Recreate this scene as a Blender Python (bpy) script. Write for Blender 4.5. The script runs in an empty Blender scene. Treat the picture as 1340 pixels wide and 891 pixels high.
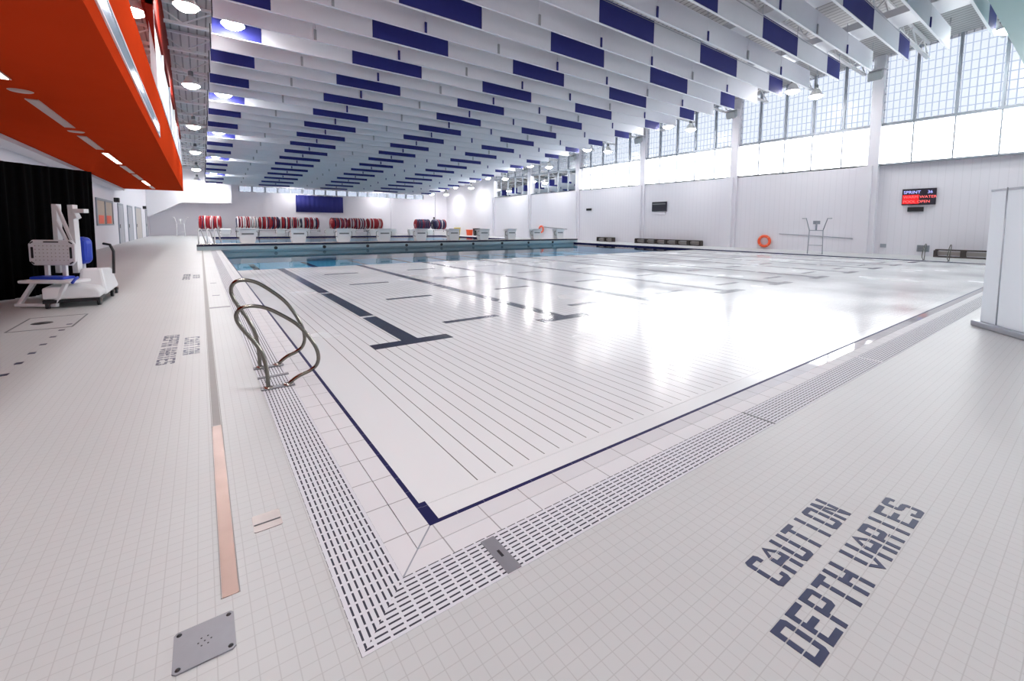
import bpy, bmesh, math, random
from mathutils import Vector, Matrix
random.seed(4)
C = bpy.context.scene.collection
SC = bpy.context.scene

# ------------------------------------------------------------------ materials
def lin(c):
    c = c / 255.0
    return c / 12.92 if c <= 0.04045 else ((c + 0.055) / 1.055) ** 2.4
def rgb(r, g, b): return (lin(r), lin(g), lin(b), 1.0)

def mat(name, col, rough=0.5, metal=0.0, spec=0.5, noise=0.0, nscale=8.0, emit=None, estr=0.0, coat=0.0, bump=0.0):
    m = bpy.data.materials.new(name); m.use_nodes = True
    nt = m.node_tree; p = nt.nodes['Principled BSDF']
    p.inputs['Base Color'].default_value = col
    p.inputs['Roughness'].default_value = rough
    p.inputs['Metallic'].default_value = metal
    p.inputs['Specular IOR Level'].default_value = spec
    p.inputs['Coat Weight'].default_value = coat
    if noise or bump:
        tc = nt.nodes.new('ShaderNodeTexCoord'); n = nt.nodes.new('ShaderNodeTexNoise')
        n.inputs['Scale'].default_value = nscale; n.inputs['Detail'].default_value = 5
        nt.links.new(tc.outputs['Object'], n.inputs['Vector'])
        if noise:
            mx = nt.nodes.new('ShaderNodeMix'); mx.data_type = 'RGBA'
            mx.inputs['A'].default_value = tuple(c * (1 - noise) for c in col[:3]) + (1,)
            mx.inputs['B'].default_value = tuple(min(1, c * (1 + noise)) for c in col[:3]) + (1,)
            nt.links.new(n.outputs['Fac'], mx.inputs['Factor'])
            nt.links.new(mx.outputs['Result'], p.inputs['Base Color'])
        if bump:
            b = nt.nodes.new('ShaderNodeBump'); b.inputs['Strength'].default_value = bump
            b.inputs['Distance'].default_value = 0.01
            nt.links.new(n.outputs['Fac'], b.inputs['Height']); nt.links.new(b.outputs['Normal'], p.inputs['Normal'])
    if emit:
        p.inputs['Emission Color'].default_value = emit; p.inputs['Emission Strength'].default_value = estr
    return m

def mth(nt, op, a, b=None, clamp=False):
    n = nt.nodes.new('ShaderNodeMath'); n.operation = op; n.use_clamp = clamp
    for i, v in enumerate((a, b)):
        if v is None: continue
        if isinstance(v, (int, float)): n.inputs[i].default_value = v
        else: nt.links.new(v, n.inputs[i])
    return n.outputs[0]

def line_mask(nt, coord, pitch, off, width):
    """1 on joint lines of the given width, repeated every pitch along coord."""
    f = mth(nt, 'FRACT', mth(nt, 'DIVIDE', mth(nt, 'SUBTRACT', coord, off), pitch))
    return mth(nt, 'GREATER_THAN', mth(nt, 'ABSOLUTE', mth(nt, 'SUBTRACT', f, 0.5)), 0.5 - width / (2 * pitch))

def axes(nt):
    tc = nt.nodes.new('ShaderNodeTexCoord'); s = nt.nodes.new('ShaderNodeSeparateXYZ')
    nt.links.new(tc.outputs['Object'], s.inputs[0])
    return s.outputs, tc

def grid_mat(name, col, line, lines, rough=0.4, spec=0.5, var=0.04, vscale=(3, 3, 3), bump=0.3, wet=None):
    """tile-like material. lines = [(axis, pitch, offset, width), ...]"""
    m = mat(name, col, rough, spec=spec); nt = m.node_tree; p = nt.nodes['Principled BSDF']
    ax, tc = axes(nt); msk = None
    for a, pi, of, w in lines:
        k = line_mask(nt, ax['XYZ'.index(a)], pi, of, w)
        msk = k if msk is None else mth(nt, 'MAXIMUM', msk, k)
    n = nt.nodes.new('ShaderNodeTexNoise'); n.inputs['Scale'].default_value = vscale[0]; n.inputs['Detail'].default_value = 6
    nt.links.new(tc.outputs['Object'], n.inputs['Vector'])
    v = nt.nodes.new('ShaderNodeMix'); v.data_type = 'RGBA'
    v.inputs['A'].default_value = tuple(c * (1 - var) for c in col[:3]) + (1,)
    v.inputs['B'].default_value = tuple(min(1, c * (1 + var)) for c in col[:3]) + (1,)
    nt.links.new(n.outputs['Fac'], v.inputs['Factor'])
    mx = nt.nodes.new('ShaderNodeMix'); mx.data_type = 'RGBA'
    nt.links.new(msk, mx.inputs['Factor']); nt.links.new(v.outputs['Result'], mx.inputs['A']); mx.inputs['B'].default_value = line
    nt.links.new(mx.outputs['Result'], p.inputs['Base Color'])
    if bump:
        b = nt.nodes.new('ShaderNodeBump'); b.inputs['Strength'].default_value = bump; b.inputs['Distance'].default_value = 0.002
        b.invert = True
        nt.links.new(msk, b.inputs['Height']); nt.links.new(b.outputs['Normal'], p.inputs['Normal'])
    return m

M = {}
M['white'] = mat('white paint', rgb(228, 227, 232), 0.55, noise=0.02, nscale=2)
M['whitegloss'] = mat('white gloss plastic', rgb(236, 236, 238), 0.3, noise=0.02, nscale=5)
M['wall'] = mat('painted wall', rgb(228, 226, 233), 0.6, noise=0.02, nscale=0.7)
M['wallrib'] = grid_mat('ribbed painted wall', rgb(228, 226, 233), rgb(222, 220, 227), [('Y', 0.3, 0.1, 0.03)], rough=0.6, var=0.02, vscale=(0.7,), bump=0.0)
M['navy'] = mat('navy acoustic fabric', rgb(36, 40, 122), 0.7, noise=0.08, nscale=6)
M['baffle'] = mat('white acoustic board', rgb(238, 239, 245), 0.65, noise=0.02, nscale=3)
def fabric(m, k=0.85):
    nt = m.node_tree; p = nt.nodes['Principled BSDF']; out = nt.nodes['Material Output']
    t = nt.nodes.new('ShaderNodeBsdfTranslucent'); t.inputs[0].default_value = rgb(250, 252, 255); x = nt.nodes.new('ShaderNodeMixShader'); x.inputs[0].default_value = k
    nt.links.new(p.outputs[0], x.inputs[1]); nt.links.new(t.outputs[0], x.inputs[2]); nt.links.new(x.outputs[0], out.inputs['Surface'])
M['red'] = mat('orange red paint', rgb(200, 62, 28), 0.9, spec=0.0, noise=0.05, nscale=1.5)
M['green'] = mat('grey green paint', rgb(134, 178, 180), 0.5, noise=0.03, nscale=1.5)
M['steel'] = mat('brushed stainless', rgb(176, 166, 160), 0.26, 1.0, noise=0.06, nscale=30)
M['copper'] = mat('stained steel cover', rgb(146, 120, 112), 0.32, 0.5, noise=0.25, nscale=5)  # coppery steel; mottled brown stands in for the reflected red soffit
M['slotgrey'] = mat('grey drain slot', rgb(142, 138, 137), 0.5, 0.0, noise=0.06, nscale=12)
M['silver'] = mat('silvery white panel', rgb(222, 225, 230), 0.7, 0.0, spec=0.2, noise=0.05, nscale=1.0)  # silvery reflection of lamps put into a matte colour
M['speaker'] = mat('light grey speaker', rgb(168, 172, 176), 0.6, noise=0.05)
M['paleteal'] = mat('pale teal panel', rgb(172, 188, 194), 0.4, noise=0.03, nscale=2)  # grey-white bulkhead; teal reflected from the pool is put into its colour
M['orangeband'] = mat('pale orange band', rgb(240, 150, 120), 0.5, noise=0.04)
M['darkred'] = mat('dark red paint', rgb(122, 26, 14), 0.8, spec=0.1, noise=0.04)  # deeper tone for the upper gallery beam and end panel
M['anchor'] = mat('worn steel cover', rgb(168, 158, 156), 0.3, 0.4, noise=0.15, nscale=14)
M['tube'] = mat('polished stainless tube', rgb(126, 123, 116), 0.16, 1.0, noise=0.04, nscale=20)
M['plate'] = mat('grey steel plate', rgb(138, 138, 146), 0.45, 0.25, noise=0.08, nscale=25)
M['alu'] = mat('aluminium', rgb(190, 193, 200), 0.35, 0.8, noise=0.03, nscale=10)
M['dark'] = mat('dark plastic', rgb(28, 28, 32), 0.45, noise=0.1, nscale=20)
M['screw'] = mat('dark screw', rgb(50, 50, 54), 0.4, 0.6, noise=0.1, nscale=40)
M['black'] = mat('black cloth', rgb(8, 8, 9), 0.95, spec=0.05, noise=0.25, nscale=14)
M['bluepl'] = mat('blue vinyl', rgb(30, 64, 190), 0.35, noise=0.06, nscale=8)
M['frame'] = mat('grey window frame', rgb(150, 156, 166), 0.5, noise=0.03, nscale=5)
M['doorgrey'] = mat('grey door paint', rgb(172, 174, 182), 0.45, noise=0.03, nscale=3)
M['mosaic'] = mat('navy mosaic tile', rgb(62, 68, 96), 0.35, noise=0.15, nscale=18)
M['lane'] = mat('black lane tile', rgb(28, 32, 56), 0.3, noise=0.12, nscale=6)
M['bluetile'] = grid_mat('navy edge tile', rgb(24, 22, 76), rgb(96, 94, 120), [('X', 0.153, 0.0, 0.004), ('Y', 0.153, 0.0, 0.004)], rough=0.5, spec=0.15, var=0.2, bump=0)
M['redrope'] = mat('red float', rgb(176, 30, 44), 0.45, noise=0.05)
M['navyrope'] = mat('navy float', rgb(36, 36, 80), 0.45, noise=0.05)
M['whiterope'] = mat('white float', rgb(232, 228, 230), 0.45, noise=0.05)
M['orange'] = mat('orange ring', rgb(240, 92, 50), 0.45, noise=0.04)
M['yellow'] = mat('yellow plastic', rgb(226, 200, 60), 0.45, noise=0.04)
M['bench'] = mat('dark bench', rgb(70, 62, 60), 0.6, noise=0.1)
M['benchpanel'] = mat('pale bench slat', rgb(186, 180, 176), 0.6, noise=0.05)
M['deckroof'] = grid_mat('roof deck', rgb(206, 202, 202), rgb(150, 146, 146), [('X', 0.3, 0.0, 0.06)], rough=0.7, var=0.05, bump=0.4)
M['joist'] = mat('white joist', rgb(236, 234, 236), 0.5, noise=0.04)
M['duct'] = mat('painted duct', rgb(224, 224, 228), 0.4, noise=0.02)
M['ribbon'] = mat('blue grey ribbon panel', rgb(150, 170, 186), 0.25, noise=0.06, nscale=3)
M['blind'] = mat('pale blind', rgb(190, 176, 160), 0.6, noise=0.05)
M['glow'] = mat('lamp lens', (1, 1, 1, 1), 0.4, emit=(1.0, 0.988, 0.975, 1), estr=1.0)
M['soffitlit'] = mat('lit soffit lens', (1, 1, 1, 1), 0.4, emit=(1.0, 0.9, 0.78, 1), estr=6.0)
M['soffitoff'] = mat('unlit soffit lens', rgb(190, 156, 146), 0.3, noise=0.03)
M['shade'] = mat('lamp reflector', rgb(225, 225, 225), 0.35, noise=0.03)
M['banner'] = mat('white banner fabric', rgb(250, 251, 254), 0.6, noise=0.015, nscale=4); fabric(M['banner'])
M['boxgrey'] = mat('grey speaker', rgb(120, 124, 128), 0.6, noise=0.05)
M['screen'] = mat('dark screen', rgb(34, 34, 48), 0.3, noise=0.1)
M['ledred'] = mat('red led text', rgb(200, 20, 24), 0.4, emit=rgb(255, 120, 120), estr=0.9)
M['ledblue'] = mat('blue led text', rgb(160, 170, 240), 0.4, emit=rgb(170, 176, 255), estr=0.9)
M['ledredbg'] = mat('red led field', rgb(160, 12, 16), 0.4, emit=rgb(225, 20, 28), estr=0.6)
M['deck'] = grid_mat('small deck tile', rgb(197, 199, 200), rgb(182, 183, 184), [('X', 0.053, -0.666, 0.0032), ('Y', 0.053, 0.003, 0.0032)], rough=0.42, spec=0.45, var=0.05, vscale=(1.2,), bump=0.25)
M['coping'] = grid_mat('coping tile', rgb(220, 220, 224), rgb(158, 156, 160), [('X', 0.245, 0.014, 0.006), ('Y', 0.245, 0.014, 0.006)], rough=0.5, spec=0.25, var=0.03, bump=0.3)
M['copingwet'] = grid_mat('wet coping tile', rgb(222, 222, 226), rgb(172, 170, 172), [('X', 0.245, 0.014, 0.006), ('Y', 0.245, 0.014, 0.006)], rough=0.03, spec=0.6, var=0.03, bump=0.0)
M['basin'] = grid_mat('pool basin tile', rgb(112, 208, 246), rgb(90, 180, 225), [('X', 0.3, 0.0, 0.02), ('Y', 0.3, 0.0, 0.02)], rough=0.5, var=0.03, bump=0)
M['slat'] = grid_mat('pool floor slats', rgb(232, 234, 236), rgb(120, 118, 118), [('X', 0.1215, 0.385, 0.007)], rough=0.3, spec=0.4, var=0.015, bump=0.2)
M['plainfloor'] = mat('plain pool floor', rgb(232, 234, 236), 0.3, spec=0.4, noise=0.01, nscale=1.0)
def wet(m, lo, hi, scale=0.35):
    nt = m.node_tree; p = nt.nodes['Principled BSDF']; tc = nt.nodes.new('ShaderNodeTexCoord'); n = nt.nodes.new('ShaderNodeTexNoise')
    n.inputs['Scale'].default_value = scale; n.inputs['Detail'].default_value = 4
    r = nt.nodes.new('ShaderNodeMapRange'); r.inputs['From Min'].default_value = 0.30; r.inputs['From Max'].default_value = 0.70
    r.inputs['To Min'].default_value = lo; r.inputs['To Max'].default_value = hi
    nt.links.new(tc.outputs['Object'], n.inputs['Vector']); nt.links.new(n.outputs['Fac'], r.inputs[0]); nt.links.new(r.outputs[0], p.inputs['Roughness'])
for k_ in ('slat', 'plainfloor', 'lane'): wet(M[k_], 0.10, 0.32)

def grate_mat(name, along, across, a0):
    m = mat(name, rgb(216, 217, 224), 0.55, spec=0.2); nt = m.node_tree; p = nt.nodes['Principled BSDF']
    ax, tc = axes(nt); A = ax['XYZ'.index(along)]; B = ax['XYZ'.index(across)]
    gap = line_mask(nt, A, 0.0565, 0.0, 0.0105)
    bar = line_mask(nt, B, 0.0236, a0, 0.0160)
    solid = mth(nt, 'MAXIMUM', gap, bar)
    mx = nt.nodes.new('ShaderNodeMix'); mx.data_type = 'RGBA'
    mx.inputs['A'].default_value = rgb(58, 58, 72); mx.inputs['B'].default_value = rgb(216, 217, 224)
    nt.links.new(solid, mx.inputs['Factor']); nt.links.new(mx.outputs['Result'], p.inputs['Base Color'])
    b = nt.nodes.new('ShaderNodeBump'); b.inputs['Strength'].default_value = 0.5; b.inputs['Distance'].default_value = 0.004
    nt.links.new(solid, b.inputs['Height']); nt.links.new(b.outputs['Normal'], p.inputs['Normal'])
    return m
M['gratey'] = grate_mat('grate along the side', 'Y', 'X', -0.4595)
M['gratex'] = grate_mat('grate along the end', 'X', 'Y', -0.4400)

def glassy(name, tint, rough=0.02, lines=None, linecol=None, scat=0.0):
    m = bpy.data.materials.new(name); m.use_nodes = True; nt = m.node_tree; nt.nodes.clear()
    out = nt.nodes.new('ShaderNodeOutputMaterial'); tr = nt.nodes.new('ShaderNodeBsdfTransparent'); gl = nt.nodes.new('ShaderNodeBsdfGlossy')
    tr.inputs[0].default_value = tint; gl.inputs['Roughness'].default_value = rough
    fr = nt.nodes.new('ShaderNodeFresnel'); fr.inputs['IOR'].default_value = 1.4
    mx = nt.nodes.new('ShaderNodeMixShader')
    nt.links.new(fr.outputs[0], mx.inputs[0]); nt.links.new(tr.outputs[0], mx.inputs[1]); nt.links.new(gl.outputs[0], mx.inputs[2])
    last = mx.outputs[0]
    if scat:
        tl = nt.nodes.new('ShaderNodeBsdfTranslucent'); tl.inputs[0].default_value = tint
        df = nt.nodes.new('ShaderNodeBsdfDiffuse'); df.inputs[0].default_value = rgb(210, 216, 230)
        ad = nt.nodes.new('ShaderNodeMixShader'); ad.inputs[0].default_value = 0.5
        nt.links.new(tl.outputs[0], ad.inputs[1]); nt.links.new(df.outputs[0], ad.inputs[2])
        m3 = nt.nodes.new('ShaderNodeMixShader'); m3.inputs[0].default_value = scat
        nt.links.new(last, m3.inputs[1]); nt.links.new(ad.outputs[0], m3.inputs[2]); last = m3.outputs[0]
    if lines:
        ax, tc = axes(nt); msk = None
        for a, pi, of, w in lines:
            k = line_mask(nt, ax['XYZ'.index(a)], pi, of, w); msk = k if msk is None else mth(nt, 'MAXIMUM', msk, k)
        d = nt.nodes.new('ShaderNodeBsdfTransparent'); d.inputs[0].default_value = linecol
        m2 = nt.nodes.new('ShaderNodeMixShader')
        nt.links.new(msk, m2.inputs[0]); nt.links.new(last, m2.inputs[1]); nt.links.new(d.outputs[0], m2.inputs[2]); last = m2.outputs[0]
    nt.links.new(last, out.inputs['Surface'])
    return m
SKY = 9.0; EXPO = 0.52
def tint(r, g, b, k=1.0 / (SKY * 2 ** EXPO)): return (lin(r) * k, lin(g) * k, lin(b) * k, 1)
M['clear'] = glassy('clear window glass', (0.9, 0.92, 0.92, 1))
M['kal'] = glassy('translucent fibreglass panel', tint(238, 244, 255, 1.12 / (SKY * 2 ** EXPO)), 0.3, [('Y', 0.255, 0.01, 0.045), ('Z', 0.42, 0.2, 0.045)], tint(196, 208, 230), scat=0.12)
M['kalfar'] = glassy('translucent end panel', tint(222, 231, 250), 0.3, [('X', 0.42, 0.1, 0.05), ('Z', 0.3, 0.1, 0.03)], tint(196, 208, 226), scat=0.12)
M['railglass'] = glassy('gallery glass', (0.86, 0.9, 0.92, 1), 0.03)

def water_mat():
    m = bpy.data.materials.new('pool water'); m.use_nodes = True; nt = m.node_tree; nt.nodes.clear()
    out = nt.nodes.new('ShaderNodeOutputMaterial'); tr = nt.nodes.new('ShaderNodeBsdfTransparent'); gl = nt.nodes.new('ShaderNodeBsdfGlossy')
    tr.inputs[0].default_value = (1, 1, 1, 1); gl.inputs['Roughness'].default_value = 0.02
    fr = nt.nodes.new('ShaderNodeFresnel'); fr.inputs['IOR'].default_value = 1.33
    tc = nt.nodes.new('ShaderNodeTexCoord'); mp = nt.nodes.new('ShaderNodeMapping'); n = nt.nodes.new('ShaderNodeTexNoise')
    mp.inputs['Scale'].default_value = (1.0, 1.0, 1.0)
    n.inputs['Scale'].default_value = 1.6; n.inputs['Detail'].default_value = 2
    nt.links.new(tc.outputs['Object'], mp.inputs[0]); nt.links.new(mp.outputs[0], n.inputs['Vector'])
    b = nt.nodes.new('ShaderNodeBump'); b.inputs['Strength'].default_value = 0.10; b.inputs['Distance'].default_value = 0.02
    nt.links.new(n.outputs['Fac'], b.inputs['Height'])
    nt.links.new(b.outputs[0], gl.inputs['Normal']); nt.links.new(b.outputs[0], fr.inputs['Normal'])
    mx = nt.nodes.new('ShaderNodeMixShader')
    nt.links.new(mth(nt, 'MULTIPLY', fr.outputs[0], 0.75), mx.inputs[0]); nt.links.new(tr.outputs[0], mx.inputs[1]); nt.links.new(gl.outputs[0], mx.inputs[2])
    nt.links.new(mx.outputs[0], out.inputs['Surface'])
    va = nt.nodes.new('ShaderNodeVolumeAbsorption'); va.inputs['Color'].default_value = (0.30, 0.80, 0.90, 1); va.inputs['Density'].default_value = 0.06
    nt.links.new(va.outputs[0], out.inputs['Volume'])
    return m
M['water'] = water_mat()

# ------------------------------------------------------------------ mesh builder
class MB:
    def __init__(s): s.v = []; s.f = []; s.mi = []; s.sm = []; s.cur = 0
    def add(s, vs, fs, smooth=False):
        o = len(s.v); s.v += [tuple(v) for v in vs]
        for f in fs: s.f.append(tuple(i + o for i in f)); s.mi.append(s.cur); s.sm.append(smooth)
        return s
    def box(s, x0, x1, y0, y1, z0, z1, slope=0.0):
        """slope: z shift per metre of y, relative to y0"""
        d = slope * (y1 - y0)
        return s.add([(x0, y0, z0), (x1, y0, z0), (x1, y1, z0 + d), (x0, y1, z0 + d), (x0, y0, z1), (x1, y0, z1), (x1, y1, z1 + d), (x0, y1, z1 + d)],
                     [(0, 3, 2, 1), (4, 5, 6, 7), (0, 1, 5, 4), (1, 2, 6, 5), (2, 3, 7, 6), (3, 0, 4, 7)])
    def obox(s, c, u, v, w, du, dv, dw):
        c, u, v, w = (Vector(a) for a in (c, u, v, w)); vs = []
        for k in (-1, 1):
            for a, b in ((-1, -1), (1, -1), (1, 1), (-1, 1)): vs.append(c + u * (a * du / 2) + v * (b * dv / 2) + w * (k * dw / 2))
        return s.add(vs, [(0, 3, 2, 1), (4, 5, 6, 7), (0, 1, 5, 4), (1, 2, 6, 5), (2, 3, 7, 6), (3, 0, 4, 7)])
    def bar(s, p, q, w, h=None, up=(0, 0, 1)):
        p, q = Vector(p), Vector(q); d = (q - p); L = d.length; d.normalize(); up = Vector(up)
        if abs(d.dot(up)) > 0.98: up = Vector((1, 0, 0))
        r = d.cross(up).normalized(); u = r.cross(d)
        return s.obox((p + q) / 2, r, u, d, w, h or w, L)
    def tube(s, pts, r, n=10, cap=True, closed=False):
        pts = [Vector(p) for p in pts]; N = len(pts); vs = []; prev = None
        for i, p in enumerate(pts):
            if closed: t = pts[(i + 1) % N] - pts[i - 1]
            else: t = (pts[min(i + 1, N - 1)] - pts[max(i - 1, 0)])
            t.normalize()
            if prev is None:
                a = Vector((0, 0, 1)) if abs(t.z) < 0.9 else Vector((0, 1, 0)); nn = t.cross(a).normalized()
            else:
                nn = prev - t * prev.dot(t); nn.normalize()
            prev = nn; bb = t.cross(nn)
            rr = r[i] if isinstance(r, (list, tuple)) else r
            for k in range(n):
                an = 2 * math.pi * k / n; vs.append(p + nn * (math.cos(an) * rr) + bb * (math.sin(an) * rr))
        fs = []
        for i in range(N if closed else N - 1):
            for k in range(n):
                a = i * n + k; b = i * n + (k + 1) % n; c = ((i + 1) % N) * n + (k + 1) % n; d = ((i + 1) % N) * n + k
                fs.append((a, b, c, d))
        s.add(vs, fs, True)
        if cap and not closed:
            o = len(s.v) - len(vs)
            s.f.append(tuple(o + k for k in range(n))[::-1]); s.mi.append(s.cur); s.sm.append(False)
            s.f.append(tuple(o + (N - 1) * n + k for k in range(n))); s.mi.append(s.cur); s.sm.append(False)
        return s
    def cyl(s, p, q, r, n=16): return s.tube([p, q], r, n)
    def lathe(s, c, prof, n=24, axis='z'):
        vs = []; c = Vector(c)
        for r, h in prof:
            for k in range(n):
                a = 2 * math.pi * k / n; x, y = r * math.cos(a), r * math.sin(a)
                vs.append(c + (Vector((x, y, h)) if axis == 'z' else Vector((h, x, y))))
        fs = []
        for i in range(len(prof) - 1):
            for k in range(n): fs.append((i * n + k, i * n + (k + 1) % n, (i + 1) * n + (k + 1) % n, (i + 1) * n + k))
        return s.add(vs, fs, True)
    def prism(s, poly, axis, a0, a1):
        """poly in the two other axes (order xyz without axis), extruded along axis"""
        def P(u, v, w): return {'x': (w, u, v), 'y': (u, w, v), 'z': (u, v, w)}[axis]
        n = len(poly); vs = [P(u, v, a0) for u, v in poly] + [P(u, v, a1) for u, v in poly]
        fs = [tuple(range(n)), tuple(range(2 * n - 1, n - 1, -1))] + [(i, i + n, (i + 1) % n + n, (i + 1) % n) for i in range(n)]
        return s.add(vs, fs)
    def build(s, name, mats, parent=None, loc=None, kind=None, label=None, cat=None, group=None, bevel=0.0):
        me = bpy.data.meshes.new(name); me.from_pydata(s.v, [], s.f)
        if not isinstance(mats, (list, tuple)): mats = [mats]
        for m in mats: me.materials.append(M[m] if isinstance(m, str) else m)
        for p, mi, sm in zip(me.polygons, s.mi, s.sm): p.material_index = mi; p.use_smooth = sm
        bm = bmesh.new(); bm.from_mesh(me); bmesh.ops.recalc_face_normals(bm, faces=bm.faces); bm.to_mesh(me); bm.free()
        o = bpy.data.objects.new(name, me); C.objects.link(o)
        if loc: o.location = loc
        if parent is not None: o.parent = parent
        if bevel:
            b = o.modifiers.new('Bevel', 'BEVEL'); b.width = bevel; b.segments = 2; b.limit_method = 'ANGLE'
        return tag(o, label, cat, group, kind)

def tag(o, label=None, cat=None, group=None, kind=None):
    if label: o['label'] = label
    if cat: o['category'] = cat
    if group: o['group'] = group
    if kind: o['kind'] = kind
    return o
def thing(name, label, cat, loc=(0, 0, 0), rz=0.0, group=None, kind=None):
    o = bpy.data.objects.new(name, None); C.objects.link(o); o.location = loc; o.rotation_euler = (0, 0, rz); o.empty_display_size = 0.2
    return tag(o, label, cat, group, kind)
def copy_tree(o, loc=None, rz=None, label=None, group=None, parent=None):
    c = o.copy(); C.objects.link(c)
    if parent is not None: c.parent = parent
    if loc is not None: c.location = loc
    if rz is not None: c.rotation_euler = (0, 0, rz)
    if label: c['label'] = label
    if group: c['group'] = group
    for ch in list(o.children): copy_tree(ch, parent=c)
    return c
ORD = ['first', 'second', 'third', 'fourth', 'fifth', 'sixth', 'seventh', 'eighth', 'ninth', 'tenth', 'eleventh', 'twelfth', 'thirteenth', 'fourteenth',
       'fifteenth', 'sixteenth', 'seventeenth', 'eighteenth', 'nineteenth', 'twentieth', 'twenty-first', 'twenty-second', 'twenty-third']
S = 'structure'

# ------------------------------------------------------------------ dimensions
XL, XR, YN, YF = -5.1, 29.3, -16.0, 57.0          # room
PW, PL = 25.0, 50.0                              # pool
SL = -0.069                                      # roof falls towards the far end
def zb(y): return 8.4 + SL * (y - 9.0)           # underside of the baffles
def zdeck(y): return zb(y) + 2.05
GO, GI = -0.445, -0.215                          # grate: outer and inner edge

# ------------------------------------------------------------------ floor, pool
f = MB()
gR = PW - GO
for x0, x1, y0, y1 in ((XL - .3, XR + .5, YN - .2, GO), (XL - .3, GO, GO, PL - GO), (gR, XR + .5, GO, PL - GO), (XL - .3, XR + .5, PL - GO, YF + .3)):
    f.box(x0, x1, y0, y1, -0.3, 0.0)
f.build('floor', 'deck', kind=S)

def ring_side(o, i, z0, z1, side):
    """mitred strip of a rectangular ring; o, i = outward offset of the outer and inner edge from the pool edge (negative is outwards)"""
    a0, a1, b0, b1 = o, PW - o, o, PL - o
    c0, c1, d0, d1 = i, PW - i, i, PL - i
    poly = {'left': [(a0, b0), (c0, d0), (c0, d1), (a0, b1)], 'near': [(a0, b0), (a1, b0), (c1, d0), (c0, d0)],
            'right': [(a1, b0), (a1, b1), (c1, d1), (c1, d0)], 'far': [(a0, b1), (c0, d1), (c1, d1), (a1, b1)]}[side]
    return MB().prism(poly, 'z', z0, z1)
lab = {'left': 'white slotted overflow grating along the long pool side by the grab rails', 'near': 'white slotted overflow grating along the pool end nearest the caution lettering',
       'right': 'white slotted overflow grating along the pool side below the tall windows', 'far': 'white slotted overflow grating along the far end of the pool'}
MB().box(.027, .06, .027, .19, -.3, -.006).build('trim_19', 'bluetile', kind=S)
for sd in ('left', 'near', 'right', 'far'):
    ring_side(GO, GI, -0.06, 0.002, sd).build('overflow_grate', 'gratey' if sd in ('left', 'right') else 'gratex', label=lab[sd], cat='grating', group='overflow gratings around the pool')
    ring_side(GI, -0.108, -0.3, 0.001, sd).build('trim_%d' % {'left': 1, 'near': 2, 'right': 3, 'far': 4}[sd], 'coping', kind=S)
    ring_side(-0.103, 0.0, -0.3, -0.001, sd).build('trim_%d' % {'left': 5, 'near': 6, 'right': 7, 'far': 8}[sd], 'copingwet' if sd in ('near', 'right') else 'coping', kind=S)
    ring_side(0.0, 0.027, -0.3, -0.003, sd).build('trim_%d' % {'left': 9, 'near': 10, 'right': 11, 'far': 12}[sd], 'bluetile', kind=S)
# dark mitre joint in the coping corner
b = MB(); b.bar((-0.212, -0.212, 0.0015), (0.0, 0.0, 0.0005), 0.006, 0.002); b.build('trim_13', 'frame', kind=S)
# basin
DEPTH = 0.75
b = MB(); b.box(-0.01, PW + .01, -0.01, PL + .01, -1.4, -DEPTH)
b.box(-0.3, 0.0, -0.3, PL + .3, -1.4, -0.302); b.box(PW, PW + .3, -.3, PL + .3, -1.4, -0.302)
b.box(0, PW, -.3, 0, -1.4, -.302); b.box(0, PW, PL, PL + .3, -1.4, -.302)
b.build('pool_basin', 'basin', kind=S)
# black lane lines on the deep floor
b = MB()
for i in range(10):
    x = 1.25 + 2.5 * i
    b.box(x - .13, x + .13, 14.1, 24.6, -DEPTH, -DEPTH + .006); b.box(x - .13, x + .13, 27.0, 48, -DEPTH, -DEPTH + .006)
b.build('deep_lane_lines', 'lane', kind=S)

# movable floor: slats along the pool, gently falling to its far edge
FY = 14.0
def zf(y): return -0.016 - 0.055 * max(0.0, y) / FY
b = MB()
def fpoly(x0, x1, y0, y1, up=0.0):
    b.add([(x0, y0, zf(y0) + up), (x1, y0, zf(y0) + up), (x1, y1, zf(y1) + up), (x0, y1, zf(y1) + up),
           (x0, y0, zf(y0) - .12), (x1, y0, zf(y0) - .12), (x1, y1, zf(y1) - .12), (x0, y1, zf(y1) - .12)],
          [(0, 1, 2, 3), (7, 6, 5, 4), (0, 4, 5, 1), (1, 5, 6, 2), (2, 6, 7, 3), (3, 7, 4, 0)])
b.cur = 0; fpoly(0.36, 24.64, 0.208, FY)
b.cur = 1; fpoly(0.027, 0.3605, 0.177, FY); fpoly(24.6395, 24.973, 0.177, FY); fpoly(0.36, 24.64, 0.177, 0.208)
fpoly(0.033, 24.96, 0.027, 0.174)
mf = b.build('movable_pool_floor', ['slat', 'plainfloor'], kind='thing', label='white slatted movable pool floor raised to the surface at the shallow end', cat='pool floor')
def mark(x0, x1, y0, y1):
    k = MB(); e = 0.0025
    k.add([(x0, y0, zf(y0) + e), (x1, y0, zf(y0) + e), (x1, y1, zf(y1) + e), (x0, y1, zf(y1) + e),
           (x0, y0, zf(y0) + .0005), (x1, y0, zf(y0) + .0005), (x1, y1, zf(y1) + .0005), (x0, y1, zf(y1) + .0005)],
          [(0, 1, 2, 3), (7, 6, 5, 4), (0, 4, 5, 1), (1, 5, 6, 2), (2, 6, 7, 3), (3, 7, 4, 0)])
    return k
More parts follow.
